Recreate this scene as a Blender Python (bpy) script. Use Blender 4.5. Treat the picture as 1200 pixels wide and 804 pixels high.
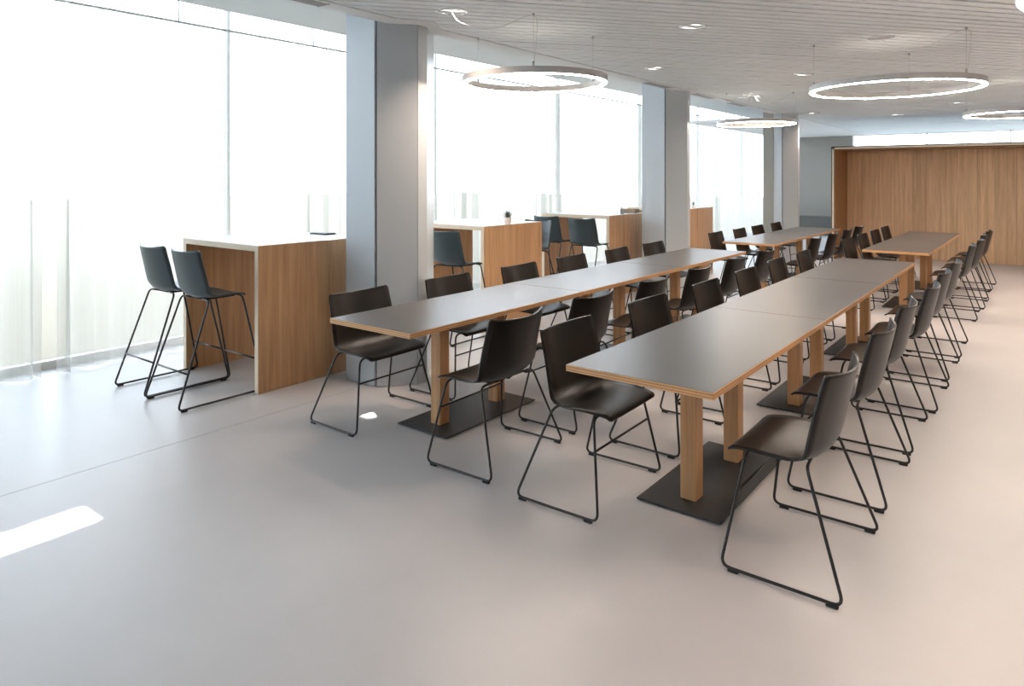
import bpy, bmesh, math, random
from mathutils import Vector, Matrix

for o in list(bpy.data.objects):
    bpy.data.objects.remove(o, do_unlink=True)
SC = bpy.context.scene
COL = SC.collection
random.seed(7)

# ------------------------------------------------------------------ camera
CAM_YAW = math.radians(37.65)
cd = bpy.data.cameras.new('camera')
cam = bpy.data.objects.new('camera', cd)
COL.objects.link(cam)
cam.location = (0.0, 0.0, 1.60)
cam.rotation_euler = (math.radians(90), 0, CAM_YAW)
cd.sensor_width = 36.0
cd.lens = 36.0 * 810 / 1200
cd.shift_y = -193.0 / 1200
cd.clip_start = 0.05
cd.clip_end = 300
SC.camera = cam

# ------------------------------------------------------------------ view, world, sun
SC.view_settings.view_transform = 'Standard'
SC.view_settings.look = 'None'
SC.view_settings.gamma = 1.0
SC.view_settings.use_curve_mapping = False
SC.view_settings.exposure = 1.32

W = bpy.data.worlds.new('overcast_sky')
SC.world = W
W.use_nodes = True
bg = W.node_tree.nodes['Background']
bg.inputs['Color'].default_value = (0.80, 0.895, 1.0, 1)
bg.inputs['Strength'].default_value = 2.85

SUN_DIR = Vector((1.0, -0.5, -1.15)).normalized()
sd = bpy.data.lights.new('sun', 'SUN')
sd.energy = 8.0
sd.angle = math.radians(0.35)
sd.color = (1.0, 0.95, 0.86)
sun = bpy.data.objects.new('sun', sd)
COL.objects.link(sun)
sun.location = (-30, 20, 40)
sun.rotation_euler = SUN_DIR.to_track_quat('-Z', 'Y').to_euler()


def portal(name, loc, rot, sx, sy):
    l = bpy.data.lights.new(name, 'AREA')
    l.shape = 'RECTANGLE'
    l.size = sx
    l.size_y = sy
    l.cycles.is_portal = True
    o = bpy.data.objects.new(name, l)
    COL.objects.link(o)
    o.location = loc
    o.rotation_euler = rot
    return o


# sky portals lying in the real window openings (guide sampling only, emit nothing)
portal('sky_portal', (-6.70, 6.1, 1.85), (0, math.radians(-90), 0), 3.7, 30.2)
portal('sky_portal', (1.85, 21.3, 1.6), (math.radians(-90), 0, 0), 12.2, 2.6)

RING_WARM = (1.0, 0.84, 0.70)
LAMP_WARM = (1.0, 0.70, 0.53)
RING_STRENGTH = 37.0
DOWN_POWER = 3.0

# ------------------------------------------------------------------ materials


def newmat(name):
    m = bpy.data.materials.new(name)
    m.use_nodes = True
    nt = m.node_tree
    return m, nt, nt.nodes['Principled BSDF']


def plain(name, col, rough=0.5, metal=0.0, noise=0.0, nscale=20.0, bump=0.0, spec=0.5):
    m, nt, b = newmat(name)
    b.inputs['Base Color'].default_value = (*col, 1)
    b.inputs['Roughness'].default_value = rough
    b.inputs['Metallic'].default_value = metal
    b.inputs['Specular IOR Level'].default_value = spec
    if noise or bump:
        tc = nt.nodes.new('ShaderNodeTexCoord')
        nz = nt.nodes.new('ShaderNodeTexNoise')
        nz.inputs['Scale'].default_value = nscale
        nz.inputs['Detail'].default_value = 5
        nt.links.new(tc.outputs['Object'], nz.inputs['Vector'])
        if noise:
            mix = nt.nodes.new('ShaderNodeMix')
            mix.data_type = 'RGBA'
            mix.inputs[6].default_value = (*[c * (1 - noise) for c in col], 1)
            mix.inputs[7].default_value = (*[min(1, c * (1 + noise)) for c in col], 1)
            nt.links.new(nz.outputs['Fac'], mix.inputs[0])
            nt.links.new(mix.outputs[2], b.inputs['Base Color'])
        if bump:
            bp = nt.nodes.new('ShaderNodeBump')
            bp.inputs['Strength'].default_value = bump
            bp.inputs['Distance'].default_value = 0.002
            nt.links.new(nz.outputs['Fac'], bp.inputs['Height'])
            nt.links.new(bp.outputs['Normal'], b.inputs['Normal'])
    return m


def wood(name, dark, light, axis='Z', rough=0.45, vary=0.14, scale=1.0):
    m, nt, b = newmat(name)
    N = nt.nodes
    L = nt.links
    tc = N.new('ShaderNodeTexCoord')
    oi = N.new('ShaderNodeObjectInfo')
    add = N.new('ShaderNodeVectorMath')
    add.operation = 'MULTIPLY_ADD'
    comb = N.new('ShaderNodeCombineXYZ')
    for i in range(3):
        L.new(oi.outputs['Random'], comb.inputs[i])
    L.new(comb.outputs[0], add.inputs[0])
    add.inputs[1].default_value = (37.0, 53.0, 91.0)
    L.new(tc.outputs['Object'], add.inputs[2])

    def stretched(fine, along):
        mp = N.new('ShaderNodeMapping')
        s = [fine * scale] * 3
        s['XYZ'.index(axis)] = along * scale
        mp.inputs['Scale'].default_value = s
        L.new(add.outputs[0], mp.inputs['Vector'])
        return mp
    n1 = N.new('ShaderNodeTexNoise')
    n1.inputs['Scale'].default_value = 1
    n1.inputs['Detail'].default_value = 6
    n1.inputs['Roughness'].default_value = 0.62
    n1.inputs['Distortion'].default_value = 0.35
    L.new(stretched(22, 0.9).outputs[0], n1.inputs['Vector'])
    n2 = N.new('ShaderNodeTexNoise')
    n2.inputs['Scale'].default_value = 1
    n2.inputs['Detail'].default_value = 3
    L.new(stretched(120, 4).outputs[0], n2.inputs['Vector'])
    mixn = N.new('ShaderNodeMath')
    mixn.operation = 'MULTIPLY_ADD'
    mixn.inputs[1].default_value = 0.28
    L.new(n2.outputs['Fac'], mixn.inputs[0])
    sc1 = N.new('ShaderNodeMath')
    sc1.operation = 'MULTIPLY'
    sc1.inputs[1].default_value = 0.74
    L.new(n1.outputs['Fac'], sc1.inputs[0])
    L.new(sc1.outputs[0], mixn.inputs[2])
    rp = N.new('ShaderNodeValToRGB')
    rp.color_ramp.elements[0].position = 0.30
    rp.color_ramp.elements[0].color = (*dark, 1)
    rp.color_ramp.elements[1].position = 0.70
    rp.color_ramp.elements[1].color = (*light, 1)
    L.new(mixn.outputs[0], rp.inputs['Fac'])
    hs = N.new('ShaderNodeHueSaturation')
    mr = N.new('ShaderNodeMapRange')
    mr.inputs['To Min'].default_value = 1 - vary
    mr.inputs['To Max'].default_value = 1 + vary
    L.new(oi.outputs['Random'], mr.inputs['Value'])
    L.new(mr.outputs[0], hs.inputs['Value'])
    L.new(rp.outputs['Color'], hs.inputs['Color'])
    L.new(hs.outputs[0], b.inputs['Base Color'])
    b.inputs['Roughness'].default_value = rough
    bp = N.new('ShaderNodeBump')
    bp.inputs['Strength'].default_value = 0.12
    bp.inputs['Distance'].default_value = 0.001
    L.new(mixn.outputs[0], bp.inputs['Height'])
    L.new(bp.outputs['Normal'], b.inputs['Normal'])
    return m


def ply_edge(name):
    m, nt, b = newmat(name)
    N, L = nt.nodes, nt.links
    tc = N.new('ShaderNodeTexCoord')
    sp = N.new('ShaderNodeSeparateXYZ')
    L.new(tc.outputs['Object'], sp.inputs[0])
    mr = N.new('ShaderNodeMapRange')
    mr.inputs['From Min'].default_value = 0.715
    mr.inputs['From Max'].default_value = 0.744
    L.new(sp.outputs['Z'], mr.inputs['Value'])
    nz = N.new('ShaderNodeTexNoise')
    nz.inputs['Scale'].default_value = 9.0
    nz.inputs['Detail'].default_value = 4
    L.new(tc.outputs['Object'], nz.inputs['Vector'])
    ad = N.new('ShaderNodeMath')
    ad.operation = 'MULTIPLY_ADD'
    ad.inputs[1].default_value = 0.10
    L.new(nz.outputs['Fac'], ad.inputs[0])
    L.new(mr.outputs[0], ad.inputs[2])
    rp = N.new('ShaderNodeValToRGB')
    pale, deep = (0.72, 0.42, 0.20, 1), (0.50, 0.25, 0.10, 1)
    els = rp.color_ramp.elements
    els[0].position, els[0].color = 0.0, pale
    els[1].position, els[1].color = 1.0, pale
    for p_, c_ in ((0.22, pale), (0.30, deep), (0.42, deep), (0.50, pale), (0.62, pale), (0.70, deep), (0.84, deep), (0.92, pale)):
        e_ = els.new(p_)
        e_.color = c_
    L.new(ad.outputs[0], rp.inputs['Fac'])
    L.new(rp.outputs['Color'], b.inputs['Base Color'])
    b.inputs['Roughness'].default_value = 0.45
    return m


def floor_mat():
    m, nt, b = newmat('poured_floor')
    N, L = nt.nodes, nt.links
    tc = N.new('ShaderNodeTexCoord')
    n1 = N.new('ShaderNodeTexNoise')
    n1.inputs['Scale'].default_value = 0.9
    n1.inputs['Detail'].default_value = 6
    n1.inputs['Roughness'].default_value = 0.6
    L.new(tc.outputs['Object'], n1.inputs['Vector'])
    n2 = N.new('ShaderNodeTexNoise')
    n2.inputs['Scale'].default_value = 160
    n2.inputs['Detail'].default_value = 2
    L.new(tc.outputs['Object'], n2.inputs['Vector'])
    rp = N.new('ShaderNodeValToRGB')
    rp.color_ramp.elements[0].position = 0.25
    rp.color_ramp.elements[0].color = (0.540, 0.532, 0.540, 1)
    rp.color_ramp.elements[1].position = 0.75
    rp.color_ramp.elements[1].color = (0.620, 0.612, 0.620, 1)
    L.new(n1.outputs['Fac'], rp.inputs['Fac'])
    L.new(rp.outputs['Color'], b.inputs['Base Color'])
    mr = N.new('ShaderNodeMapRange')
    mr.inputs['To Min'].default_value = 0.30
    mr.inputs['To Max'].default_value = 0.44
    L.new(n1.outputs['Fac'], mr.inputs['Value'])
    L.new(mr.outputs[0], b.inputs['Roughness'])
    bp = N.new('ShaderNodeBump')
    bp.inputs['Strength'].default_value = 0.03
    bp.inputs['Distance'].default_value = 0.001
    L.new(n2.outputs['Fac'], bp.inputs['Height'])
    L.new(bp.outputs['Normal'], b.inputs['Normal'])
    return m


def curtain_mat():
    m, nt, b = newmat('sheer_fabric')
    N, L = nt.nodes, nt.links
    out = N['Material Output']
    tr = N.new('ShaderNodeBsdfTransparent')
    tr.inputs['Color'].default_value = (0.985, 0.985, 0.98, 1)
    tl = N.new('ShaderNodeBsdfTranslucent')
    tl.inputs['Color'].default_value = (0.60, 0.60, 0.565, 1)
    df = N.new('ShaderNodeBsdfDiffuse')
    df.inputs['Color'].default_value = (0.60, 0.60, 0.565, 1)
    m1 = N.new('ShaderNodeMixShader')
    m1.inputs[0].default_value = 0.35
    L.new(tl.outputs[0], m1.inputs[1])
    L.new(df.outputs[0], m1.inputs[2])
    # fine vertical weave makes the cloth unevenly open
    tc = N.new('ShaderNodeTexCoord')
    mp = N.new('ShaderNodeMapping')
    mp.inputs['Scale'].default_value = (24, 24, 0.8)
    nz = N.new('ShaderNodeTexNoise')
    nz.inputs['Scale'].default_value = 1
    nz.inputs['Detail'].default_value = 3
    L.new(tc.outputs['Object'], mp.inputs['Vector'])
    L.new(mp.outputs[0], nz.inputs['Vector'])
    mr = N.new('ShaderNodeMapRange')
    mr.inputs['To Min'].default_value = 0.40
    mr.inputs['To Max'].default_value = 0.50
    L.new(nz.outputs['Fac'], mr.inputs['Value'])
    m2 = N.new('ShaderNodeMixShader')
    L.new(mr.outputs[0], m2.inputs[0])
    L.new(tr.outputs[0], m2.inputs[1])
    L.new(m1.outputs[0], m2.inputs[2])
    L.new(m2.outputs[0], out.inputs['Surface'])
    return m


def glass_mat():
    m, nt, b = newmat('window_glass')
    N, L = nt.nodes, nt.links
    out = N['Material Output']
    tr = N.new('ShaderNodeBsdfTransparent')
    tr.inputs['Color'].default_value = (0.97, 0.98, 0.985, 1)
    gl = N.new('ShaderNodeBsdfGlossy')
    gl.inputs['Roughness'].default_value = 0.02
    mx = N.new('ShaderNodeMixShader')
    lw = N.new('ShaderNodeLayerWeight')
    lw.inputs['Blend'].default_value = 0.5
    pw = N.new('ShaderNodeMath')
    pw.operation = 'POWER'
    pw.inputs[1].default_value = 5.0
    L.new(lw.outputs['Facing'], pw.inputs[0])
    ma = N.new('ShaderNodeMath')
    ma.operation = 'MULTIPLY_ADD'
    ma.inputs[1].default_value = 0.5
    ma.inputs[2].default_value = 0.03
    L.new(pw.outputs[0], ma.inputs[0])
    L.new(ma.outputs[0], mx.inputs[0])
    L.new(tr.outputs[0], mx.inputs[1])
    L.new(gl.outputs[0], mx.inputs[2])
    L.new(mx.outputs[0], out.inputs['Surface'])
    return m


def emit(name, col, s):
    m, nt, b = newmat(name)
    b.inputs['Base Color'].default_value = (0.9, 0.9, 0.9, 1)
    b.inputs['Emission Color'].default_value = (*col, 1)
    b.inputs['Emission Strength'].default_value = s
    return m


M = dict(
    floor=floor_mat(),
    joint=plain('floor_joint', (0.30, 0.29, 0.28), 0.6),
    ceiling=plain('ceiling_paint', (0.80, 0.825, 0.835), 0.75, noise=0.02, nscale=3),
    slat=plain('slat_lacquer', (0.82, 0.875, 0.90), 0.6, noise=0.02, nscale=4, spec=0.3),
    plenum=plain('plenum_board', (0.15, 0.15, 0.15), 0.9),
    wall=plain('wall_paint', (0.50, 0.485, 0.465), 0.8, noise=0.02, nscale=3),
    dark_wall=plain('taupe_wall_paint', (0.24, 0.225, 0.21), 0.8, noise=0.03, nscale=3),
    grey_wall=plain('grey_wall_paint', (0.32, 0.31, 0.285), 0.7, noise=0.03, nscale=3),
    bench=plain('grey_bench_lacquer', (0.10, 0.098, 0.09), 0.5, noise=0.03),
    column=plain('column_panel', (0.55, 0.595, 0.63), 0.30, noise=0.015, nscale=2),
    reveal=plain('column_reveal', (0.13, 0.14, 0.15), 0.5),
    frame=plain('window_frame', (0.85, 0.85, 0.82), 0.4),
    rail=plain('curtain_rail', (0.50, 0.50, 0.49), 0.4),
    glass=glass_mat(),
    curtain=curtain_mat(),
    oak=wood('oak_panel', (0.42, 0.22, 0.10), (0.68, 0.41, 0.215), 'Z', 0.42, 0.05),
    oak_post=wood('oak_post', (0.40, 0.205, 0.085), (0.65, 0.37, 0.175), 'Z', 0.42, 0.05),
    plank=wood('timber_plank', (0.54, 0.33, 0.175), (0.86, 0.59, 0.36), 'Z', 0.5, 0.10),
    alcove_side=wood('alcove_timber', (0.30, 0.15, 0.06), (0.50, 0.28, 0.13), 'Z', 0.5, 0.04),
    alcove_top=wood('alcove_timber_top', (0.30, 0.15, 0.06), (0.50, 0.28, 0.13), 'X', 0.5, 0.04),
    ply=ply_edge('birch_ply_edge'),
    pale_edge=plain('pale_ply_edge', (0.80, 0.66, 0.50), 0.5, noise=0.08, nscale=40),
    dark_edge=plain('dark_edge_strip', (0.035, 0.03, 0.028), 0.5),
    laminate=plain('grey_laminate', (0.105, 0.098, 0.092), 0.32, noise=0.03, nscale=60, spec=0.55),
    white_top=plain('white_laminate', (0.80, 0.79, 0.76), 0.4, noise=0.01),
    plate=plain('steel_base_plate', (0.030, 0.031, 0.033), 0.42, noise=0.05, nscale=30),
    shell=plain('brown_black_plastic', (0.0115, 0.0084, 0.0068), 0.34, bump=0.05, nscale=700, spec=0.36),
    slate_shell=plain('slate_plastic', (0.040, 0.058, 0.066), 0.33, bump=0.06, nscale=700),
    rod=plain('black_steel_rod', (0.016, 0.015, 0.015), 0.38),
    rubber=plain('black_rubber', (0.012, 0.012, 0.012), 0.7),
    ring=plain('ring_aluminium', (0.62, 0.61, 0.60), 0.4, noise=0.01),
    ring_led=emit('ring_diffuser', RING_WARM, RING_STRENGTH),
    wire=plain('steel_wire', (0.62, 0.62, 0.62), 0.35, metal=0.3),
    cord=plain('white_cord', (0.70, 0.70, 0.70), 0.5),
    chrome=plain('downlight_rim', (0.80, 0.80, 0.80), 0.25, metal=0.3),
    reflector=plain('downlight_reflector', (0.75, 0.75, 0.75), 0.15, metal=0.9),
    down_led=emit('downlight_lamp', (1.0, 0.90, 0.78), 6.0),
    pot=plain('pot_ceramic', (0.74, 0.66, 0.62), 0.6, noise=0.03),
    dark_pot=plain('dark_pot', (0.30, 0.30, 0.30), 0.5),
    white_pot=plain('white_pot', (0.80, 0.80, 0.80), 0.5),
    soil=plain('soil', (0.05, 0.035, 0.025), 0.9, noise=0.3),
    leaf=plain('succulent_leaf', (0.13, 0.14, 0.14), 0.5, noise=0.25, nscale=40),
    grille=plain('vent_grille', (0.40, 0.41, 0.42), 0.5),
    paving=plain('outdoor_paving', (0.065, 0.065, 0.052), 0.9, noise=0.25, nscale=0.6),
    wall_and_blocker=plain('wall_and_blocker_render', (0.75, 0.75, 0.74), 0.8, noise=0.03),
    tray=wood('tray_wood', (0.28, 0.16, 0.09), (0.42, 0.27, 0.16), 'X', 0.5, 0.02),
)

# ------------------------------------------------------------------ mesh helpers


class MB:
    def __init__(self):
        self.v = []
        self.f = []
        self.smooth = []

    def add(self, verts, faces, smooth=False):
        n = len(self.v)
        self.v += [tuple(p) for p in verts]
        self.f += [tuple(i + n for i in f) for f in faces]
        self.smooth += [smooth] * len(faces)
        return self

    def box(self, x0, x1, y0, y1, z0, z1):
        v = [(x, y, z) for z in (z0, z1) for y in (y0, y1) for x in (x0, x1)]
        f = [(0, 2, 3, 1), (4, 5, 7, 6), (0, 1, 5, 4), (1, 3, 7, 5), (3, 2, 6, 7), (2, 0, 4, 6)]
        return self.add(v, f)

    def bevel_box(self, x0, x1, y0, y1, z0, z1, b=0.003):
        bm = bmesh.new()
        bmesh.ops.create_cube(bm, size=1)
        for v in bm.verts:
            v.co = Vector((x0 + (v.co.x + .5) * (x1 - x0), y0 + (v.co.y + .5) * (y1 - y0), z0 + (v.co.z + .5) * (z1 - z0)))
        bmesh.ops.bevel(bm, geom=bm.edges[:], offset=b, segments=1, affect='EDGES')
        bm.verts.index_update()
        self.add([v.co[:] for v in bm.verts], [[v.index for v in f.verts] for f in bm.faces])
        bm.free()
        return self

    def prism(self, poly, z0, z1):
        n = len(poly)
        v = [(x, y, z0) for x, y in poly] + [(x, y, z1) for x, y in poly]
        f = [tuple(range(n - 1, -1, -1)), tuple(range(n, 2 * n))]
        f += [(i, (i + 1) % n, n + (i + 1) % n, n + i) for i in range(n)]
        return self.add(v, f)

    def tube(self, path, r, n=8, closed=False, caps=True):
        P = [Vector(p) for p in path]
        m = len(P)
        rings = []
        up = Vector((0.123, 0.271, 0.95)).normalized()
        prev = None
        for i in range(m):
            if closed:
                t = (P[(i + 1) % m] - P[i - 1]).normalized()
            else:
                a = P[max(0, i - 1)]
                c = P[min(m - 1, i + 1)]
                t = (c - a).normalized()
            if prev is None:
                s = t.cross(up)
                if s.length < 0.1:
                    s = t.cross(Vector((1, 0, 0)))
                s.normalize()
            else:
                s = (prev - t * prev.dot(t))
                s.normalize()
            prev = s
            b = t.cross(s)
            rings.append([P[i] + (s * math.cos(2 * math.pi * k / n) + b * math.sin(2 * math.pi * k / n)) * r for k in range(n)])
        v = [p for rg in rings for p in rg]
        f = []
        for i in range(m if closed else m - 1):
            j = (i + 1) % m
            for k in range(n):
                f.append((i * n + k, i * n + (k + 1) % n, j * n + (k + 1) % n, j * n + k))
        base = len(self.v)
        self.add(v, f, True)
        if caps and not closed:
            self.f += [tuple(base + k for k in range(n - 1, -1, -1)), tuple(base + (m - 1) * n + k for k in range(n))]
            self.smooth += [False, False]
        return self

    def lathe(self, prof, n=24, cx=0, cy=0, smooth=True, close=False):
        m = len(prof)
        v = []
        for r, z in prof:
            for k in range(n):
                a = 2 * math.pi * k / n
                v.append((cx + r * math.cos(a), cy + r * math.sin(a), z))
        f = []
        for i in range(m if close else m - 1):
            j = (i + 1) % m
            for k in range(n):
                f.append((i * n + k, i * n + (k + 1) % n, j * n + (k + 1) % n, j * n + k))
        base = len(self.v)
        self.add(v, f, smooth)
        if not close:
            if prof[0][0] > 1e-6:
                self.f.append(tuple(base + k for k in range(n - 1, -1, -1)))
                self.smooth.append(False)
            if prof[-1][0] > 1e-6:
                self.f.append(tuple(base + (m - 1) * n + k for k in range(n)))
                self.smooth.append(False)
        return self

    def mesh(self, name, mat):
        me = bpy.data.meshes.new(name)
        me.from_pydata(self.v, [], self.f)
        me.polygons.foreach_set('use_smooth', self.smooth)
        me.materials.append(mat)
        bm = bmesh.new()
        bm.from_mesh(me)
        bmesh.ops.recalc_face_normals(bm, faces=bm.faces[:])
        bm.to_mesh(me)
        bm.free()
        me.update()
        return me

    def build(self, name, mat, parent=None, loc=None):
        o = bpy.data.objects.new(name, self.mesh(name, mat))
        COL.objects.link(o)
        if parent is not None:
            o.parent = parent
        if loc is not None:
            o.location = loc
        return o


def tag(o, label, cat, group=None):
    o['label'] = label
    o['category'] = cat
    if group:
        o['group'] = group
    return o


def thing(name, label, cat, loc=(0, 0, 0), rz=0.0, group=None):
    o = bpy.data.objects.new(name, None)
    COL.objects.link(o)
    o.empty_display_size = 0.1
    o.location = loc
    o.rotation_euler = (0, 0, rz)
    return tag(o, label, cat, group)


def struct(o, label=None, cat=None):
    o['kind'] = 'structure'
    if label:
        o['label'] = label
        o['category'] = cat
    return o


def copy_tree(o, parent=None):
    c = o.copy()
    COL.objects.link(c)
    c.parent = parent
    for ch in list(o.children):
        copy_tree(ch, c)
    return c


def fillet(pts, r, seg=5):
    """round the inner corners of a polyline"""
    P = [Vector(p) for p in pts]
    out = [P[0]]
    for i in range(1, len(P) - 1):
        a = (P[i - 1] - P[i])
        c = (P[i + 1] - P[i])
        d = min(r, a.length * 0.45, c.length * 0.45)
        p0 = P[i] + a.normalized() * d
        p1 = P[i] + c.normalized() * d
        for k in range(seg + 1):
            t = k / seg
            out.append(p0 * (1 - t) ** 2 + P[i] * 2 * t * (1 - t) + p1 * t * t)
    out.append(P[-1])
    return out


def spline(pts, n):
    """Catmull-Rom through 2-D or n-D points, n samples"""
    P = [Vector(p) for p in pts]
    P = [P[0] * 2 - P[1]] + P + [P[-1] * 2 - P[-2]]
    m = len(P) - 3
    out = []
    for i in range(n):
        u = i / (n - 1) * m
        k = min(int(u), m - 1)
        t = u - k
        a, b, c, d = P[k:k + 4]
        out.append(0.5 * ((2 * b) + (c - a) * t + (2 * a - 5 * b + 4 * c - d) * t * t + (-a + 3 * b - 3 * c + d) * t ** 3))
    return out


# ------------------------------------------------------------------ room shell
XW = -6.65          # glass line of the long window wall
XR, YB, YF = 8.0, -9.0, 21.2
HC = 2.80           # slatted ceiling
XE = -3.85          # edge of the slatted field
XB = -4.02          # outer edge of the border strip
HR = 3.20           # higher ceiling along the windows
XS = -6.20          # end of that higher ceiling (curtain pocket beyond)

f_main = MB().box(-4.158, XR + .2, YB - .2, YF + .3, -0.15, 0).build('floor', M['floor'])
struct(f_main)
f_edge = MB().box(XW - .05, -4.163, YB - .2, YF + .3, -0.15, 0).build('floor', M['floor'])
struct(f_edge)
fj = MB().box(-4.164, -4.157, YB - .2, YF + .3, -0.15, -0.0015).build('trim_1', M['joint'])
struct(fj)

struct(MB().box(XR, XR + .2, YB - .2, YF + .3, 0, 3.8).build('wall_right', M['dark_wall']))
struct(MB().box(XW - .05, XR, YB - .2, YB, 0, 3.8).build('wall_back', M['wall']))

# ceiling board with separate slats
ceil = MB().box(XE, XR, YB, YF + .3, HC + .045, HC + .30).build('ceiling', M['plenum'])
struct(ceil)
SD = Vector((math.sin(math.radians(38.6)), math.cos(math.radians(38.6))))   # slat direction
SN = Vector((SD.y, -SD.x))
PITCH, SW = 0.110, 0.086
cx0, cx1, cy0, cy1 = XE + .012, XR, YB, YF + .2
corners = [Vector((x, y)) for x in (cx0, cx1) for y in (cy0, cy1)]
lo = min(c.dot(SN) for c in corners)
hi = max(c.dot(SN) for c in corners)


def clip_strip(d0, d1):
    """polygon of the ceiling rectangle between two lines p.SN = d0 and d1"""
    poly = [Vector((cx0, cy0)), Vector((cx1, cy0)), Vector((cx1, cy1)), Vector((cx0, cy1))]
    for sgn, d in ((1, d0), (-1, -d1)):
        out = []
        for i in range(len(poly)):
            a, b = poly[i], poly[(i + 1) % len(poly)]
            da, db = sgn * a.dot(SN) - d, sgn * b.dot(SN) - d
            if da >= 0:
                out.append(a)
            if (da >= 0) != (db >= 0):
                out.append(a + (b - a) * (da / (da - db)))
        poly = out
        if len(poly) < 3:
            return None
    return poly


rs = random.Random(3)
k = 0
d = lo + .01
while d < hi:
    p = clip_strip(d, d + SW)
    if p:
        s = MB().prism([(q.x, q.y) for q in p], HC + rs.uniform(-.0012, .0012), HC + .022).build('slat', M['slat'], ceil)
    d += PITCH
    k += 1

# border strip, its upstand, the higher window-side ceiling and the curtain pocket
b = MB().box(XB, XE - .004, YB, YF + .3, HC - .006, HC + .045)
b.box(XB, XB + .03, YB, YF + .3, HC + .045, HR + .02)
struct(b.build('trim_2', M['ceiling']))
struct(MB().box(XS, XB + .03, YB, YF + .3, HR, HR + .12).build('ceiling', M['ceiling']))
struct(MB().box(XS, XS + .03, YB, YF + .3, HR + .12, 3.75).build('trim_3', M['ceiling']))
struct(MB().box(XW - .1, XS + .03, YB, YF + .3, 3.75, 3.85).build('ceiling', M['ceiling']))

struct(MB().box(XW + .5, XB, 14.3, YF + .3, HC - .006, HC + .045).build('ceiling', M['ceiling']))

# vent grilles in the border strip
for y0 in (2.35, 7.85, 9.35, 10.75):
    g = MB()
    for i in range(5):
        g.box(XB + .03 + i * .022, XB + .043 + i * .022, y0, y0 + .62, HC - .010, HC - .004)
    g.box(XB + .02, XE - .02, y0 - .01, y0, HC - .011, HC - .004)
    g.box(XB + .02, XE - .02, y0 + .62, y0 + .63, HC - .011, HC - .004)
    tag(g.build('vent_grille', M['grille']), {2.35: 'narrow grey vent grille in the ceiling border above the window table nearest the camera',
        7.85: 'narrow grey vent grille in the ceiling border just before the middle column',
        9.35: 'narrow grey vent grille in the ceiling border just beyond the middle column',
        10.75: 'narrow grey vent grille in the ceiling border close to the farthest column'}[y0], 'vent', 'ceiling vent grilles')


# ------------------------------------------------------------------ columns
def column(x, y, label):
    """pentagonal clad column; (x, y) is its near corner"""
    rel = [(-0.35, 0.0), (0.0, 0.0), (0.205, 0.25), (0.205, 0.35), (-0.185, 0.83), (-0.35, 0.83)]
    t = thing('column', label, 'column', (x, y, 0), 0, 'pentagonal columns')
    n = len(rel)
    cxm = sum(p[0] for p in rel) / n
    cym = sum(p[1] for p in rel) / n
    core = [(p[0] + (cxm - p[0]) * .05, p[1] + (cym - p[1]) * .05) for p in rel]
    MB().prism(core, 0, HR + .02).build('core', M['reveal'], t)
    for i in range(n):
        a, c = Vector(rel[i]), Vector(rel[(i + 1) % n])
        e = (c - a)
        ln = e.length
        e.normalize()
        nin = Vector((-e.y, e.x))
        g0 = .012 if i in (1, 4) else .003
        g1 = .012 if i in (0, 3) else .003
        p0, p1 = a + e * g0, a + e * (ln - g1)
        MB().prism([p0[:], p1[:], (p1 + nin * .02)[:], (p0 + nin * .02)[:]], 0.004, HR).build('cladding_panel', M['column'], t)
    # ceiling collar following the column outline
    col = [(-0.06, -0.05), (0.21, -0.01), (0.36, 0.28), (0.21, 0.52), (-0.06, 0.56)]
    pl = [(max(px + x, XB + .01), py + y) for px, py in col]
    struct(MB().prism(pl, HC - .009, HC + .03).build('trim_4', M['ceiling']))
    return t


column(-4.06, 3.55, 'pale grey clad column nearest the camera, beside the first window table')
column(-4.07, 8.67, 'pale grey clad column in the middle, beyond the second window table')
c3 = column(-3.82, 13.08, 'pale grey clad column farthest from the camera, behind the far left table')
MB().box(-.347, -.16, -.012, -.001, .004, HR).build('painted_shade_strip', M['grey_wall'], c3)  # grey strip standing in for shade on the face's window side

# ------------------------------------------------------------------ window wall
win_edges = [-9.0, -5.3, -2.2, 0.8, 3.85, 6.9, 9.95, 13.0, 16.05, 19.1, 21.2]
for i in range(len(win_edges) - 1):
    y0, y1 = win_edges[i], win_edges[i + 1]
    w = MB()
    w.box(XW - .07, XW, y0, y0 + .018, 0, 3.75)
    w.box(XW - .07, XW, y1 - .018, y1, 0, 3.75)
    w.box(XW - .07, XW, y0 + .018, y1 - .018, 0, .06)
    w.box(XW - .07, XW, y0 + .018, y1 - .018, 3.70, 3.75)
    wo = w.build('window_%d' % (i + 1), M['frame'])
    struct(wo)
    MB().box(XW - .045, XW - .037, y0 + .018, y1 - .018, .06, 3.70).build('pane', M['glass'], wo)

# outdoors: paving, upper wall and an unseen sun-blocking overhang
struct(MB().box(-60, XW - .07, -40, 60, -0.35, -0.03).build('floor_outdoor', M['paving']))
struct(MB().box(XW - .10, XW + .10, YB, YF + .3, 3.86, 6.8).build('wall_left', M['wall_and_blocker']))
# added unseen overhang blocks the sun; two openings shape the floor patches
HOLES = [(-9.385, -9.12, 3.66, 4.22), (-9.44, -9.22, 5.89, 5.99)]
slabs = [(-12.8, XW - .02, -14, 3.66), (-12.8, XW - .02, 4.22, 5.89), (-12.8, XW - .02, 5.99, 34)]
for hx0, hx1, hy0, hy1 in HOLES:
    slabs += [(-12.8, hx0, hy0, hy1), (hx1, XW - .02, hy0, hy1)]
for x0, x1, y0, y1 in slabs:
    struct(MB().box(x0, x1, y0, y1, 6.5, 6.53).build('sun_blocker_slab', M['wall_and_blocker']))

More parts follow.
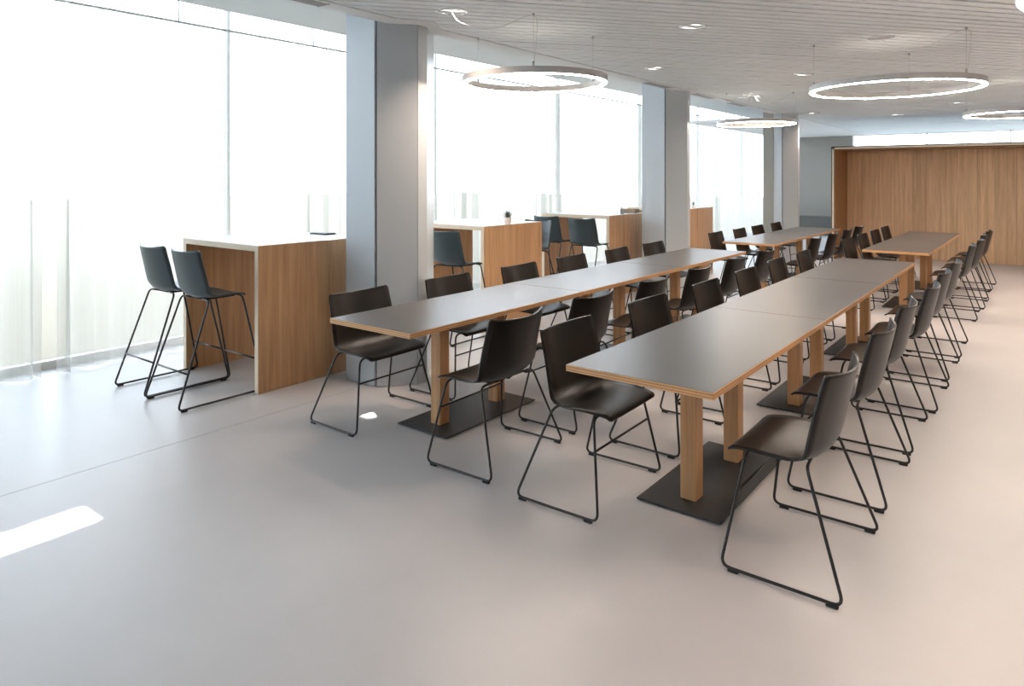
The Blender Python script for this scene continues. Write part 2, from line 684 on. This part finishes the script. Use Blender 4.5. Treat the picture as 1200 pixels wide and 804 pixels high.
# curtain rail and sheer curtains
XC = -6.40
rail = thing('curtain_rail', 'slim dark curtain rail running along the whole window wall', 'curtain rail', (XC, 0, 3.05))
MB().box(-.012, .012, YB, YF, 0, .018).build('track', M['rail'], rail)
for y in [-4.3 + 1.5 * i for i in range(-3, 17)]:
    MB().box(-.006, .006, y, y + .012, .018, .70).build('hanger', M['wire'], rail)


def curtain(y0, y1, label, seed, edge0=.55, edge1=.55):
    r = random.Random(seed)
    ys, ph, amps = [], [], []
    y = y0
    phase = r.uniform(0, 6)
    while y < y1:
        e = 0.0
        if y - y0 < edge0:
            e = max(e, 1 - (y - y0) / edge0)
        if y1 - y < edge1:
            e = max(e, 1 - (y1 - y) / edge1)
        e = min(1, e * 1.4)
        wl = .40 * (1 - e) + .15 * e
        ys.append(y)
        ph.append(phase)
        amps.append(.034 * (1 - e) + .095 * e)
        st = .014
        phase += 2 * math.pi * st / wl
        y += st
    n = len(ys)
    zs = [.012, .25, .6, 1.1, 1.7, 2.3, 2.8, 3.045]
    v, f = [], []
    for j, z in enumerate(zs):
        t = z / 3.05
        for i in range(n):
            a = amps[i] * (1.12 - .35 * t)
            x = XC + a * math.sin(ph[i] + .35 * math.sin(ph[i] * .37 + z * .6)) + .012 * math.sin(ys[i] * 2.3 + z * .5)
            yy = ys[i] + .25 * a * math.cos(ph[i] * .9 + z * .25)
            v.append((x, yy, z))
    for j in range(len(zs) - 1):
        for i in range(n - 1):
            f.append((j * n + i, j * n + i + 1, (j + 1) * n + i + 1, (j + 1) * n + i))
    o = MB().add(v, f, True).build('sheer_curtain', M['curtain'])
    tag(o, label, 'curtain', 'sheer curtains')
    return o


curtain(-8.8, -3.7, 'sheer white curtain wholly outside the frame, behind the camera', 9, .3, .3)
curtain(-3.6, 2.10, 'sheer white curtain at the far left edge, its gathered end reaching the floor', 1, .5, .30)
curtain(2.20, 4.75, 'sheer white curtain behind the window table nearest the camera', 2, .30, .5)
curtain(4.85, 7.30, 'sheer white curtain behind the second window table', 3, .35, .45)
curtain(7.42, 9.30, 'sheer white curtain between second and third window tables, gathered at one end', 4, .25, .5)
curtain(9.42, 12.6, 'sheer white curtain behind the third window table up to the middle column', 5, .3, .3)
curtain(12.68, 16.4, 'smooth sheer white curtain beyond the middle column, behind the farthest window table', 6, .1, .1)
curtain(16.5, 20.9, 'smooth sheer white curtain hanging farthest away behind the last column', 8, .1, .1)

# ------------------------------------------------------------------ far end
struct(MB().box(XW - .05, -4.29, YF, YF + .3, 0, 3.8).build('wall_far', M['grey_wall']))
wf = MB()
for x in (-4.29, -2.5, -0.7, 1.1, 2.9, 4.7, 7.94):
    wf.box(x, x + .03, YF, YF + .07, 0, HC + .05)
wf.box(-4.23, XR, YF, YF + .07, 0, .06)
wf.box(-4.23, XR, YF, YF + .07, HC - .02, HC + .05)
wfo = wf.build('window_11', M['frame'])
struct(wfo)
xs = (-4.29, -2.5, -0.7, 1.1, 2.9, 4.7, 7.94)
for i in range(6):
    MB().box(xs[i] + .03, xs[i + 1], YF + .03, YF + .04, .06, HC - .02).build('pane', M['glass'], wfo)
struct(MB().box(-5, 8, YF + .35, 40, -.35, -.03).build('floor_outdoor', M['paving']))
bn = thing('bench', 'dark grey low built-in ledge against the far grey wall', 'ledge', (-4.9, 20.85, 0))
MB().bevel_box(-1.3, 1.25, -.30, .33, 0, .49, .006).build('body', M['bench'], bn)
MB().bevel_box(-1.32, 1.27, -.32, .33, .49, .52, .006).build('top', M['bench'], bn)

# timber alcove with separate planks
al = thing('timber_alcove', 'large oak-clad alcove with dark edged frame at the far end of the room', 'alcove', (0, 15.74, 0))
AX0, AX1, AD, AH = -3.28, 4.6, 1.04, 2.16
rp_ = random.Random(11)
x = AX0
seams = [-2.987, -2.686, -2.409, -2.086, -1.85, -1.615, -1.336, -1.014, -.746, -.415]
xx = -.415
while xx < AX1 - .2:
    xx += rp_.choice((.27, .30, .32))
    seams.append(min(xx, AX1))
seams[-1] = AX1
for s in seams:
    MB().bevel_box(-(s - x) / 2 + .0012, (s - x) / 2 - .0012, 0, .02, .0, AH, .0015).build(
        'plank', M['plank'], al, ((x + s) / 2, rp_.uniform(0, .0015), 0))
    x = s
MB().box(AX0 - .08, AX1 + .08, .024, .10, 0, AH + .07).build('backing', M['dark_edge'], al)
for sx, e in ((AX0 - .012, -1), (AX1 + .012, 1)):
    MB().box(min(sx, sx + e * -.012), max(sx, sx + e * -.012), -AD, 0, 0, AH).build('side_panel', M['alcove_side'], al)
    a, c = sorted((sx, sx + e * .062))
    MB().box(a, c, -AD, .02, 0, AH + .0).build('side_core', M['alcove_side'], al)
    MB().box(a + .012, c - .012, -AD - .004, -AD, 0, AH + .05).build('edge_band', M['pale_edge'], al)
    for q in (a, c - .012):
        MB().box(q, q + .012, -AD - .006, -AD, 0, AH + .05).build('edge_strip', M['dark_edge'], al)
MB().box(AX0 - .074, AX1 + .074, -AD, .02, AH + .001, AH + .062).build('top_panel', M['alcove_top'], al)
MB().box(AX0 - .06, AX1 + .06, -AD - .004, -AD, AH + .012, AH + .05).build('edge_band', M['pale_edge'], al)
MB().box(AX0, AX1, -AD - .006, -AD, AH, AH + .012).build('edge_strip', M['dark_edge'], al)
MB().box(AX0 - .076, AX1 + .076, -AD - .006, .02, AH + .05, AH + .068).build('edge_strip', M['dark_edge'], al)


# ------------------------------------------------------------------ tables
ORD = ['first', 'second', 'third', 'fourth', 'fifth', 'sixth']


def make_table():
    t = thing('canteen_table', '', 'table')
    L_, W_, Z = 1.797, .70, .745
    tp = MB().bevel_box(-W_ / 2, W_ / 2, -L_ / 2, L_ / 2, Z - .030, Z - .0012, .0012).build('tabletop', M['ply'], t)
    MB().bevel_box(-W_ / 2 + .0025, W_ / 2 - .0025, -L_ / 2 + .0025, L_ / 2 - .0025, Z - .0014, Z, .0006).build('laminate', M['laminate'], tp)
    for s in (-1, 1):
        MB().bevel_box(-.041, .041, s * .292 - .044, s * .292 + .044, .014, Z - .031, .002).build('post', M['oak_post'], t)
    bp_ = MB().bevel_box(-.215, .215, -.465, .465, .006, .014, .0015).build('base_plate', M['plate'], t)
    for a in (-1, 1):
        for c in (-1, 1):
            MB().lathe([(.012, .0), (.012, .0065)], 10, a * .19, c * .44).build('foot', M['rubber'], bp_)
    MB().box(-.03, .03, -.40, .40, Z - .040, Z - .0305).build('mounting_rail', M['plate'], t)
    return t


tab0 = make_table()
TAB_W, TAB_S = -3.115, -1.395      # x of the window-side row and the inner row
rows = [
    (TAB_W, 2.665, 3, 'long table row nearer the windows'),
    (TAB_S, 2.665, 3, 'long table row nearer the room middle'),
    (TAB_W, 9.16, 2, 'far short table row beside the farthest column'),
    (TAB_S, 9.16, 2, 'far short table row facing the timber alcove'),
]
first = True
for x, y, n, nm in rows:
    for i in range(n):
        o = tab0 if first else copy_tree(tab0)
        first = False
        o.location = (x, y + .9 + i * 1.8, 0)
        pos = {3: ['nearest section', 'middle section', 'farthest section'], 2: ['near section', 'far section']}[n][i]
        tag(o, 'grey topped table, %s of the %s' % (pos, nm), 'table', 'grey canteen tables')


# ------------------------------------------------------------------ chairs
def shell_mesh(prof, hw, cup, name, mat, th=.009, nv=38, nu=15, rc=.014):
    """moulded seat-and-back shell; prof = side profile (x,z) from seat front to back top"""
    P = spline([(p[0], p[1]) for p in prof], nv)
    HW = [q[0] for q in spline([(h, 0) for h in hw], nv)]
    CU = [q[0] for q in spline([(c, 0) for c in cup], nv)]
    # arc length
    s = [0]
    for i in range(1, nv):
        s.append(s[-1] + (P[i] - P[i - 1]).length)
    tot = s[-1]
    # resample parameters so rows crowd near both ends for round corners
    par = []
    for i in range(nv):
        u = i / (nv - 1)
        par.append(tot * (u - .10 * math.sin(2 * math.pi * u)))

    def samp(arr, q):
        for i in range(1, nv):
            if q <= s[i] + 1e-9:
                t = (q - s[i - 1]) / max(1e-9, s[i] - s[i - 1])
                return arr[i - 1] * (1 - t) + arr[i] * t
        return arr[-1]
    inner = []
    for q in par:
        c = samp(P, q)
        dd = .006
        tg = (samp(P, min(tot, q + dd)) - samp(P, max(0, q - dd))).normalized()
        nrm = Vector((-tg.y, tg.x))          # pick the side facing the sitter
        if nrm.x < 0 and nrm.y < 0.2 or nrm.y < -0.2:
            nrm = -nrm
        # tangent runs from seat front (moving -x) to top (+z): sitter side is up / forward
        nrm = Vector((tg.y, -tg.x))
        h = samp(HW, q)
        e = min(q, tot - q)
        if e < rc:
            h = h - rc + math.sqrt(max(0, rc * rc - (rc - e) ** 2))
        cu = samp(CU, q)
        row = []
        for k in range(nu):
            u = -1 + 2 * k / (nu - 1)
            off = cu * abs(u) ** 2.2
            row.append(Vector((c.x + nrm.x * off, u * h, c.y + nrm.y * off)))
        inner.append(row)
    # normals by finite differences
    v = [p for r in inner for p in r]
    outer = []
    for i in range(nv):
        for k in range(nu):
            a = inner[min(nv - 1, i + 1)][k] - inner[max(0, i - 1)][k]
            b_ = inner[i][min(nu - 1, k + 1)] - inner[i][max(0, k - 1)]
            n_ = a.cross(b_)
            n_.normalize()
            outer.append((inner[i][k], n_))
    # orientation: seat normal must point down for the outer skin
    mid = outer[(nv // 5) * nu + nu // 2][1]
    sg = -1 if mid.z > 0 else 1
    v += [p + n_ * sg * th for p, n_ in outer]
    N0 = nv * nu
    f = []
    for i in range(nv - 1):
        for k in range(nu - 1):
            q = (i * nu + k, i * nu + k + 1, (i + 1) * nu + k + 1, (i + 1) * nu + k)
            f.append(q)
            f.append(tuple(N0 + j for j in reversed(q)))
    rim = [k for k in range(nu)] + [i * nu + nu - 1 for i in range(1, nv)] + [(nv - 1) * nu + k for k in range(nu - 2, -1, -1)] + [i * nu for i in range(nv - 2, 0, -1)]
    mb = MB().add(v, f, True)
    ed = []
    for i in range(len(rim)):
        a, b_ = rim[i], rim[(i + 1) % len(rim)]
        ed.append((a, b_, N0 + b_, N0 + a))
    mb.f += ed
    mb.smooth += [False] * len(ed)
    me = mb.mesh(name, mat)
    return me


def mesh_obj(name, me, parent):
    o = bpy.data.objects.new(name, me)
    COL.objects.link(o)
    o.parent = parent
    return o


def make_chair():
    t = thing('shell_chair', '', 'chair')
    prof = [(.235, .452), (.205, .466), (.12, .471), (.03, .464), (-.042, .457), (-.094, .467), (-.131, .503),
            (-.151, .565), (-.170, .65), (-.189, .73), (-.209, .820)]
    hw = [.243, .250, .262, .268, .268, .268, .268, .267, .264, .260, .256]
    cup = [.004, .007, .012, .020, .030, .042, .052, .058, .060, .060, .058]
    mesh_obj('shell', shell_mesh(prof, hw, cup, 'shell', M['shell']), t)
    R_ = .0065
    for s in (-1, 1):
        path = [(.150, s * .10, .455), (.150, s * .258, .455), (.222, s * .345, .0075 + R_), (-.245, s * .345, .0075 + R_),
                (-.088, s * .245, .458), (-.070, s * .10, .450)]
        lg = MB().tube(fillet(path, .042), R_, 8).build('sled_leg', M['rod'], t)
        for gx in (.17, -.205):
            MB().bevel_box(gx - .022, gx + .022, s * .345 - .0085, s * .345 + .0085, 0, .014, .003).build('glide', M['rubber'], lg)
    zc = .31
    fr = (.449 - zc) / (.449 - .014)
    cxx = .150 + (.222 - .150) * fr
    cyy = .268 + (.345 - .268) * fr
    MB().tube([(cxx, -cyy, zc), (cxx, cyy, zc)], .0055, 8).build('crossbar', M['rod'], t)
    MB().bevel_box(-.075, .150, -.13, .13, .444, .455, .004).build('seat_bracket', M['rubber'], t)
    return t


chair0 = make_chair()
placed_chair = [False]


def chair(x, y, rz, label, group):
    o = copy_tree(chair0) if placed_chair[0] else chair0
    placed_chair[0] = True
    o.location = (x, y, 0)
    o.rotation_euler = (0, 0, rz)
    return tag(o, label, 'chair', group)


# (row x, side, first y, count, offsets, label tail, group)
rc_ = random.Random(21)
sides = [
    (TAB_W, -1, 2.665, 6, 'on the window side of the long window row', 'chairs on the window side of the left long row'),
    (TAB_W, 1, 2.665, 6, 'on the aisle side of the long window row', 'chairs on the aisle side of the left long row'),
    (TAB_S, -1, 2.665, 6, 'on the window side of the long inner row', 'chairs on the window side of the right long row'),
    (TAB_S, 1, 2.665, 6, 'on the open side of the long inner row', 'chairs on the open side of the right long row'),
    (TAB_W, -1, 9.16, 4, 'on the window side of the far left tables', 'chairs on the window side of the far left tables'),
    (TAB_W, 1, 9.16, 4, 'on the aisle side of the far left tables', 'chairs on the aisle side of the far left tables'),
    (TAB_S, -1, 9.16, 4, 'on the window side of the far right tables', 'chairs on the window side of the far right tables'),
    (TAB_S, 1, 9.16, 4, 'on the open side of the far right tables', 'chairs on the open side of the far right tables'),
]
NUDGE = {}
for si, (tx, sd_, y0, n, tail, grp) in enumerate(sides):
    for i in range(n):
        dx, dy, dr = NUDGE.get((si, i), (rc_.uniform(-.015, .015), rc_.uniform(-.02, .02), rc_.uniform(-1.5, 1.5)))
        rz = (0 if sd_ < 0 else math.pi) + math.radians(dr)
        base = .455 if sd_ < 0 else .565
        chair(tx + sd_ * base + dx, y0 + .455 + i * .9 + dy, rz,
              'dark brown chair, %s from near end, %s' % (ORD[i], tail), grp)


# ------------------------------------------------------------------ high tables and stools
def make_high():
    t = thing('high_table', '', 'high table')
    Wd, Ln, Ht, T = 1.10, 1.04, 1.10, .045
    tp = MB().bevel_box(-Wd / 2, Wd / 2, -Ln / 2, Ln / 2, Ht - T, Ht - .002, .0015).build('tabletop', M['pale_edge'], t)
    MB().bevel_box(-Wd / 2 + .002, Wd / 2 - .002, -Ln / 2 + .002, Ln / 2 - .002, Ht - .0022, Ht, .0006).build('laminate', M['white_top'], tp)
    for s in (-1, 1):
        a, c = sorted((s * Wd / 2, s * (Wd / 2 - T)))
        p = MB().bevel_box(a, c, -Ln / 2 + .003, Ln / 2 - .003, 0, Ht - T - .0005, .0015).build('side_panel', M['oak'], t)
        MB().box(a + .001, c - .001, -Ln / 2, -Ln / 2 + .003, .001, Ht - T - .001).build('edge_band', M['pale_edge'], p)
        MB().box(a + .001, c - .001, Ln / 2 - .003, Ln / 2, .001, Ht - T - .001).build('edge_band', M['pale_edge'], p)
        # veneer covers the outer side right up to the top edge
        q = (a - .002, a) if s < 0 else (c, c + .002)
        MB().box(q[0], q[1], -Ln / 2 + .004, Ln / 2 - .004, .002, Ht - .003).build('veneer', M['oak'], p)
    return t


def make_stool():
    t = thing('bar_stool', '', 'stool')
    z = .285
    prof = [(.205, .448 + z), (.175, .462 + z), (.10, .466 + z), (.02, .458 + z), (-.05, .452 + z), (-.098, .464 + z),
            (-.132, .500 + z), (-.152, .56 + z), (-.172, .64 + z), (-.190, .715 + z), (-.206, .795 + z)]
    hw = [.195, .200, .210, .214, .214, .214, .214, .213, .210, .206, .202]
    cup = [.003, .006, .010, .018, .028, .038, .046, .050, .052, .052, .050]
    mesh_obj('shell', shell_mesh(prof, hw, cup, 'stool_shell', M['slate_shell'], rc=.016), t)
    R_ = .0075
    zb = .0075 + R_
    for s in (-1, 1):
        path = [(.165, s * .08, .449 + z), (.170, s * .196, .449 + z), (.325, s * .240, zb), (-.335, s * .240, zb),
                (-.088, s * .196, .444 + z), (-.075, s * .08, .444 + z)]
        lg = MB().tube(fillet(path, .04), R_, 8).build('sled_leg', M['rod'], t)
        for gx in (.27, -.29):
            MB().bevel_box(gx - .022, gx + .022, s * .240 - .010, s * .240 + .010, 0, .016, .003).build('glide', M['rubber'], lg)
    zf = .245
    for x0, y0, x1, y1, zt in ((.170, .196, .325, .240, .449 + z), (-.088, .196, -.335, .240, .444 + z)):
        fr = (zt - zf) / (zt - zb)
        xx_, yy_ = x0 + (x1 - x0) * fr, y0 + (y1 - y0) * fr
        MB().tube([(xx_, -yy_, zf), (xx_, yy_, zf)], .007, 8).build('footrest', M['rod'], t)
    MB().bevel_box(-.075, .165, -.11, .11, .436 + z, .448 + z, .004).build('seat_bracket', M['rubber'], t)
    return t


high0 = make_high()
HX = -5.16
HY = [3.42, 6.02, 8.62, 11.22]
hl = ['oak high table with white top nearest the camera, two stools before it',
      'oak high table with white top just beyond the nearest column, small potted succulent on it',
      'oak high table with white top just before the middle column, dark pot on it',
      'oak high table farthest away, behind the middle column']
for i, y in enumerate(HY):
    o = high0 if i == 0 else copy_tree(high0)
    o.location = (HX, y, 0)
    tag(o, hl[i], 'high table', 'high tables along the windows')

stool0 = make_stool()
st_first = True
Q = math.pi / 2
stools = [
    (-4.905, 2.665, Q, 'slate bar stool at the nearest high table, closer to the column'),
    (-5.405, 2.665, Q, 'slate bar stool at the nearest high table, closer to the curtain'),
    (-4.70, 5.15, Q, 'slate bar stool at the near side of the second high table'),
    (-4.905, 6.72, -Q, 'slate bar stool seen side-on past the far side of the second high table'),
    (-5.37, 7.88, Q, 'slate bar stool at the third high table\'s near side, closer to the curtain'),
    (-4.72, 7.74, Q, 'slate bar stool at the third high table\'s near side, closer to the column'),
    (-4.905, 9.32, -Q, 'slate bar stool behind the third high table, facing the camera'),
]
for x, y, rz, lab in stools:
    o = stool0 if st_first else copy_tree(stool0)
    st_first = False
    o.location = (x, y, 0)
    o.rotation_euler = (0, 0, rz)
    tag(o, lab, 'stool', 'slate bar stools')


# ------------------------------------------------------------------ things on the high tables
def potted_plant(x, y, r, h, ph, mat, label, seed, nl=18):
    t = thing('potted_plant', label, 'plant', (x, y, 1.10))
    rr = random.Random(seed)
    MB().lathe([(r * .74, 0), (r * .80, .004), (r, h), (r * .9, h), (r * .86, h - .008)], 20).build('pot', mat, t)
    MB().lathe([(0.0001, h - .012), (r * .88, h - .010), (r * .88, h - .018), (0.0001, h - .02)], 16).build('soil', M['soil'], t)
    for i in range(nl):
        a = i * 2.399 + rr.uniform(-.2, .2)
        tilt = .12 + .85 * (i / nl) + rr.uniform(-.08, .08)
        ln = ph * rr.uniform(.75, 1.05)
        wv = ln * .085
        d_ = Vector((math.cos(a) * math.sin(tilt), math.sin(a) * math.sin(tilt), math.cos(tilt)))
        sd2 = Vector((-math.sin(a), math.cos(a), 0))
        nn = d_.cross(sd2)
        base = Vector((math.cos(a) * r * .2, math.sin(a) * r * .2, h - .012))
        v = []
        for q, wd in ((0, .6), (.35, 1.0), (.7, .7)):
            c = base + d_ * ln * q + Vector((0, 0, -.006 * q * q))
            v += [c + sd2 * wv * wd, c + nn * wv * .35 * wd, c - sd2 * wv * wd, c - nn * wv * .35 * wd]
        v.append(base + d_ * ln)
        f = [(0, 1, 2, 3)]
        for lv in range(2):
            for k in range(4):
                f.append((lv * 4 + k, lv * 4 + (k + 1) % 4, lv * 4 + 4 + (k + 1) % 4, lv * 4 + 4 + k))
        f += [(8 + k, 8 + (k + 1) % 4, 12) for k in range(4)]
        MB().add(v, f, True).build('leaf', M['leaf'], t)
    return t


potted_plant(-4.665, 5.97, .042, .072, .105, M['pot'], 'spiky dark succulent in a pale pink pot on the second high table', 4, 16)
potted_plant(-4.70, 8.62, .030, .060, .06, M['dark_pot'], 'small dark succulent in a slim grey pot on the third high table', 5, 12)
potted_plant(-4.68, 11.05, .034, .055, .08, M['white_pot'], 'small sprig in a white pot on the farthest high table', 6, 11)


def tray(x, y, w, h, label):
    t = thing('wooden_tray', label, 'tray', (x, y, 1.10))
    MB().bevel_box(-w / 2, w / 2, -.06, .06, 0, .010, .002).build('base', M['dark_edge'], t)
    for s in (-1, 1):
        MB().bevel_box(-w / 2, w / 2, s * .06 - .005, s * .06 + .005, .010, h, .0015).build('long_side', M['tray'], t)
        MB().bevel_box(s * (w / 2 - .005) - .005, s * (w / 2 - .005) + .005, -.055, .055, .010, h, .0015).build('short_side', M['tray'], t)


tray(-4.78, 9.03, .21, .055, 'small brown wooden tray on the third high table beside the dark pot')
tab = thing('menu_board', 'thin dark menu board lying at the rear edge of the nearest high table', 'board', (-5.13, 3.87, 1.10))
MB().bevel_box(-.11, .11, -.06, .06, 0, .012, .002).build('board', M['dark_edge'], tab)
MB().bevel_box(-.10, .10, -.05, .05, .012, .014, .0006).build('sheet', M['grille'], tab)


# ------------------------------------------------------------------ ring pendants
def ring_pendant(x, y, z, dia, label, cord_from=None, a0=0.0, wires=3):
    t = thing('ring_pendant', label, 'pendant lamp', (x, y, z), 0, 'ring pendants')
    R_ = dia / 2
    w, h = .045, .050
    MB().lathe([(R_, h), (R_, .004), (R_ - .004, 0), (R_ - .005, .003), (R_ - w + .005, .003), (R_ - w + .004, 0), (R_ - w, .004), (R_ - w, h)],
               72, close=True, smooth=False).build('ring_body', M['ring'], t)
    MB().lathe([(R_ - .005, -.004), (R_ - .005, .003), (R_ - w + .005, .003), (R_ - w + .005, -.004)], 72, close=True, smooth=False).build('light_strip', M['ring_led'], t)
    rm = R_ - w / 2
    for i in range(wires):
        a = a0 + 2 * math.pi * i / wires
        px, py = rm * math.cos(a), rm * math.sin(a)
        wr = MB().tube([(px, py, h), (px, py, HC - z)], .0011, 5).build('suspension_wire', M['wire'], t)
        MB().lathe([(.009, h), (.009, h + .03), (.004, h + .035)], 10, px, py).build('wire_grip', M['wire'], wr)
        MB().lathe([(.007, HC - z - .022), (.010, HC - z)], 10, px, py).build('ceiling_hook', M['rail'], wr)
    if cord_from is not None:
        px, py = rm * math.cos(a0), rm * math.sin(a0)
        top = Vector((px + .02, py, HC - z - .03))
        src = Vector((cord_from[0] - x, cord_from[1] - y, HC - z - .004))
        midp = (src + top) / 2 + Vector((0, 0, -.10))
        pts = spline([src, src * .75 + midp * .25 + Vector((0, 0, -.05)), midp, top + (src - top) * .12 + Vector((0, 0, .0)), top,
                      (px + .03, py, HC - z - .14), (px + .012, py, h + .06), (px, py, h)], 40)
        MB().tube(pts, .0022, 6).build('power_cord', M['cord'], t)
    return t


CA = math.radians(37.65 + 270)    # direction from a ring towards the camera plane
ring_pendant(-3.27, 4.54, 2.367, 1.17, 'ring pendant above the window row, just right of the nearest column', (-3.39, 3.68), CA - .05)
ring_pendant(-1.06, 6.90, 2.385, 1.38, 'large glowing ring pendant above the inner row, the biggest fully in view', (-1.11, 6.58), CA + .35)
ring_pendant(-3.29, 10.0, 2.375, 1.08, 'small looking ring pendant before the farthest column', (-3.37, 10.2), CA + .9)
ring_pendant(-.236, 10.56, 2.385, 1.20, 'glowing ring pendant cut by the right edge, in front of the timber alcove', None, CA + .2)
ring_pendant(1.75, 12.3, 2.385, 1.20, 'added ring pendant wholly out of frame, brightening the right part of the timber alcove', None, CA)  # extra lamp added outside the view to brighten the alcove
ring_pendant(.518, 3.853, 2.385, 1.25, 'glowing ring pendant whose rim just enters the top right corner', None, CA)


# ------------------------------------------------------------------ recessed downlights
def downlight(x, y, label, lit=True):
    t = thing('downlight', label, 'downlight', (x, y, HC), 0, 'recessed ceiling downlights')
    MB().lathe([(.088, -.004), (.105, -.004), (.108, -.001), (.108, .004), (.088, .004)], 28, close=True).build('rim', M['chrome'], t)
    if lit:
        MB().lathe([(.088, .0), (.066, .010), (.066, .014), (.088, .004)], 28, close=True).build('reflector', M['reflector'], t)
        MB().lathe([(.0001, .006), (.066, .006), (.066, .012), (.0001, .012)], 24).build('lamp', M['down_led'], t)
        MB().box(-.003, .003, -.07, .07, .0, .0055).build('louvre', M['grille'], t)
        l = bpy.data.lights.new('downlight_beam', 'AREA')
        l.shape = 'DISK'
        l.size = .12
        l.energy = DOWN_POWER * (1.1 if x > -.5 else 0.8)
        l.color = LAMP_WARM
        l.spread = math.radians(100)
        lo_ = bpy.data.objects.new('downlight_beam', l)
        COL.objects.link(lo_)
        lo_.parent = t
        lo_.location = (0, 0, -.006)
        lo_.visible_camera = True
    else:
        MB().lathe([(.0001, .000), (.088, .000), (.088, .004), (.0001, .004)], 28).build('cover', M['grille'], t)
    return t


dl = [(-3.37, 3.68, 'round downlight beside the top of the nearest column'),
      (-2.21, 5.20, 'round downlight right of the ring above the window row'),
      (-3.37, 6.92, 'round downlight beyond the ring above the window row'),
      (-2.21, 8.40, 'round downlight left of the biggest ring pendant'),
      (-1.11, 6.58, 'flat grey closed downlight above the biggest ring, cord hanging from it'),
      (-3.37, 10.2, 'round downlight above the small looking far ring'),
      (-1.11, 9.80, 'round downlight seen through the biggest ring pendant'),
      (-2.21, 11.65, 'round downlight beyond the biggest ring pendant, left of its far rim'),
      (-3.37, 13.45, 'round downlight over the end of the far left tables'),
      (-4.75, 20.2, 'round downlight washing the grey wall left of the timber alcove'),
      (-2.21, 14.75, 'round downlight over the left end of the timber alcove'),
      (-1.11, 13.0, 'round downlight in front of the timber alcove, left of the cut ring'),
      (-.02, 8.2, 'round downlight near the right edge, between big and cut rings'),
      (-.02, 11.6, 'round downlight above the ring cut by the right edge'),
      (1.1, 3.4, 'round downlight out of frame over the open floor, near'),
      (1.1, 6.6, 'round downlight out of frame over the open floor, farther'),
      (1.1, 9.8, 'round downlight out of frame over the open floor, far'),
      (-.02, 1.8, 'round downlight out of frame above the camera, ahead'),
      (2.25, 1.8, 'round downlight out of frame over the open floor, right'),
      (2.25, 5.0, 'round downlight out of frame over the open floor, right and ahead'),
      (1.1, .2, 'round downlight out of frame above the camera, right')]
for i, (x, y, lab) in enumerate(dl):
    downlight(x, y, lab, lit=(i != 4))
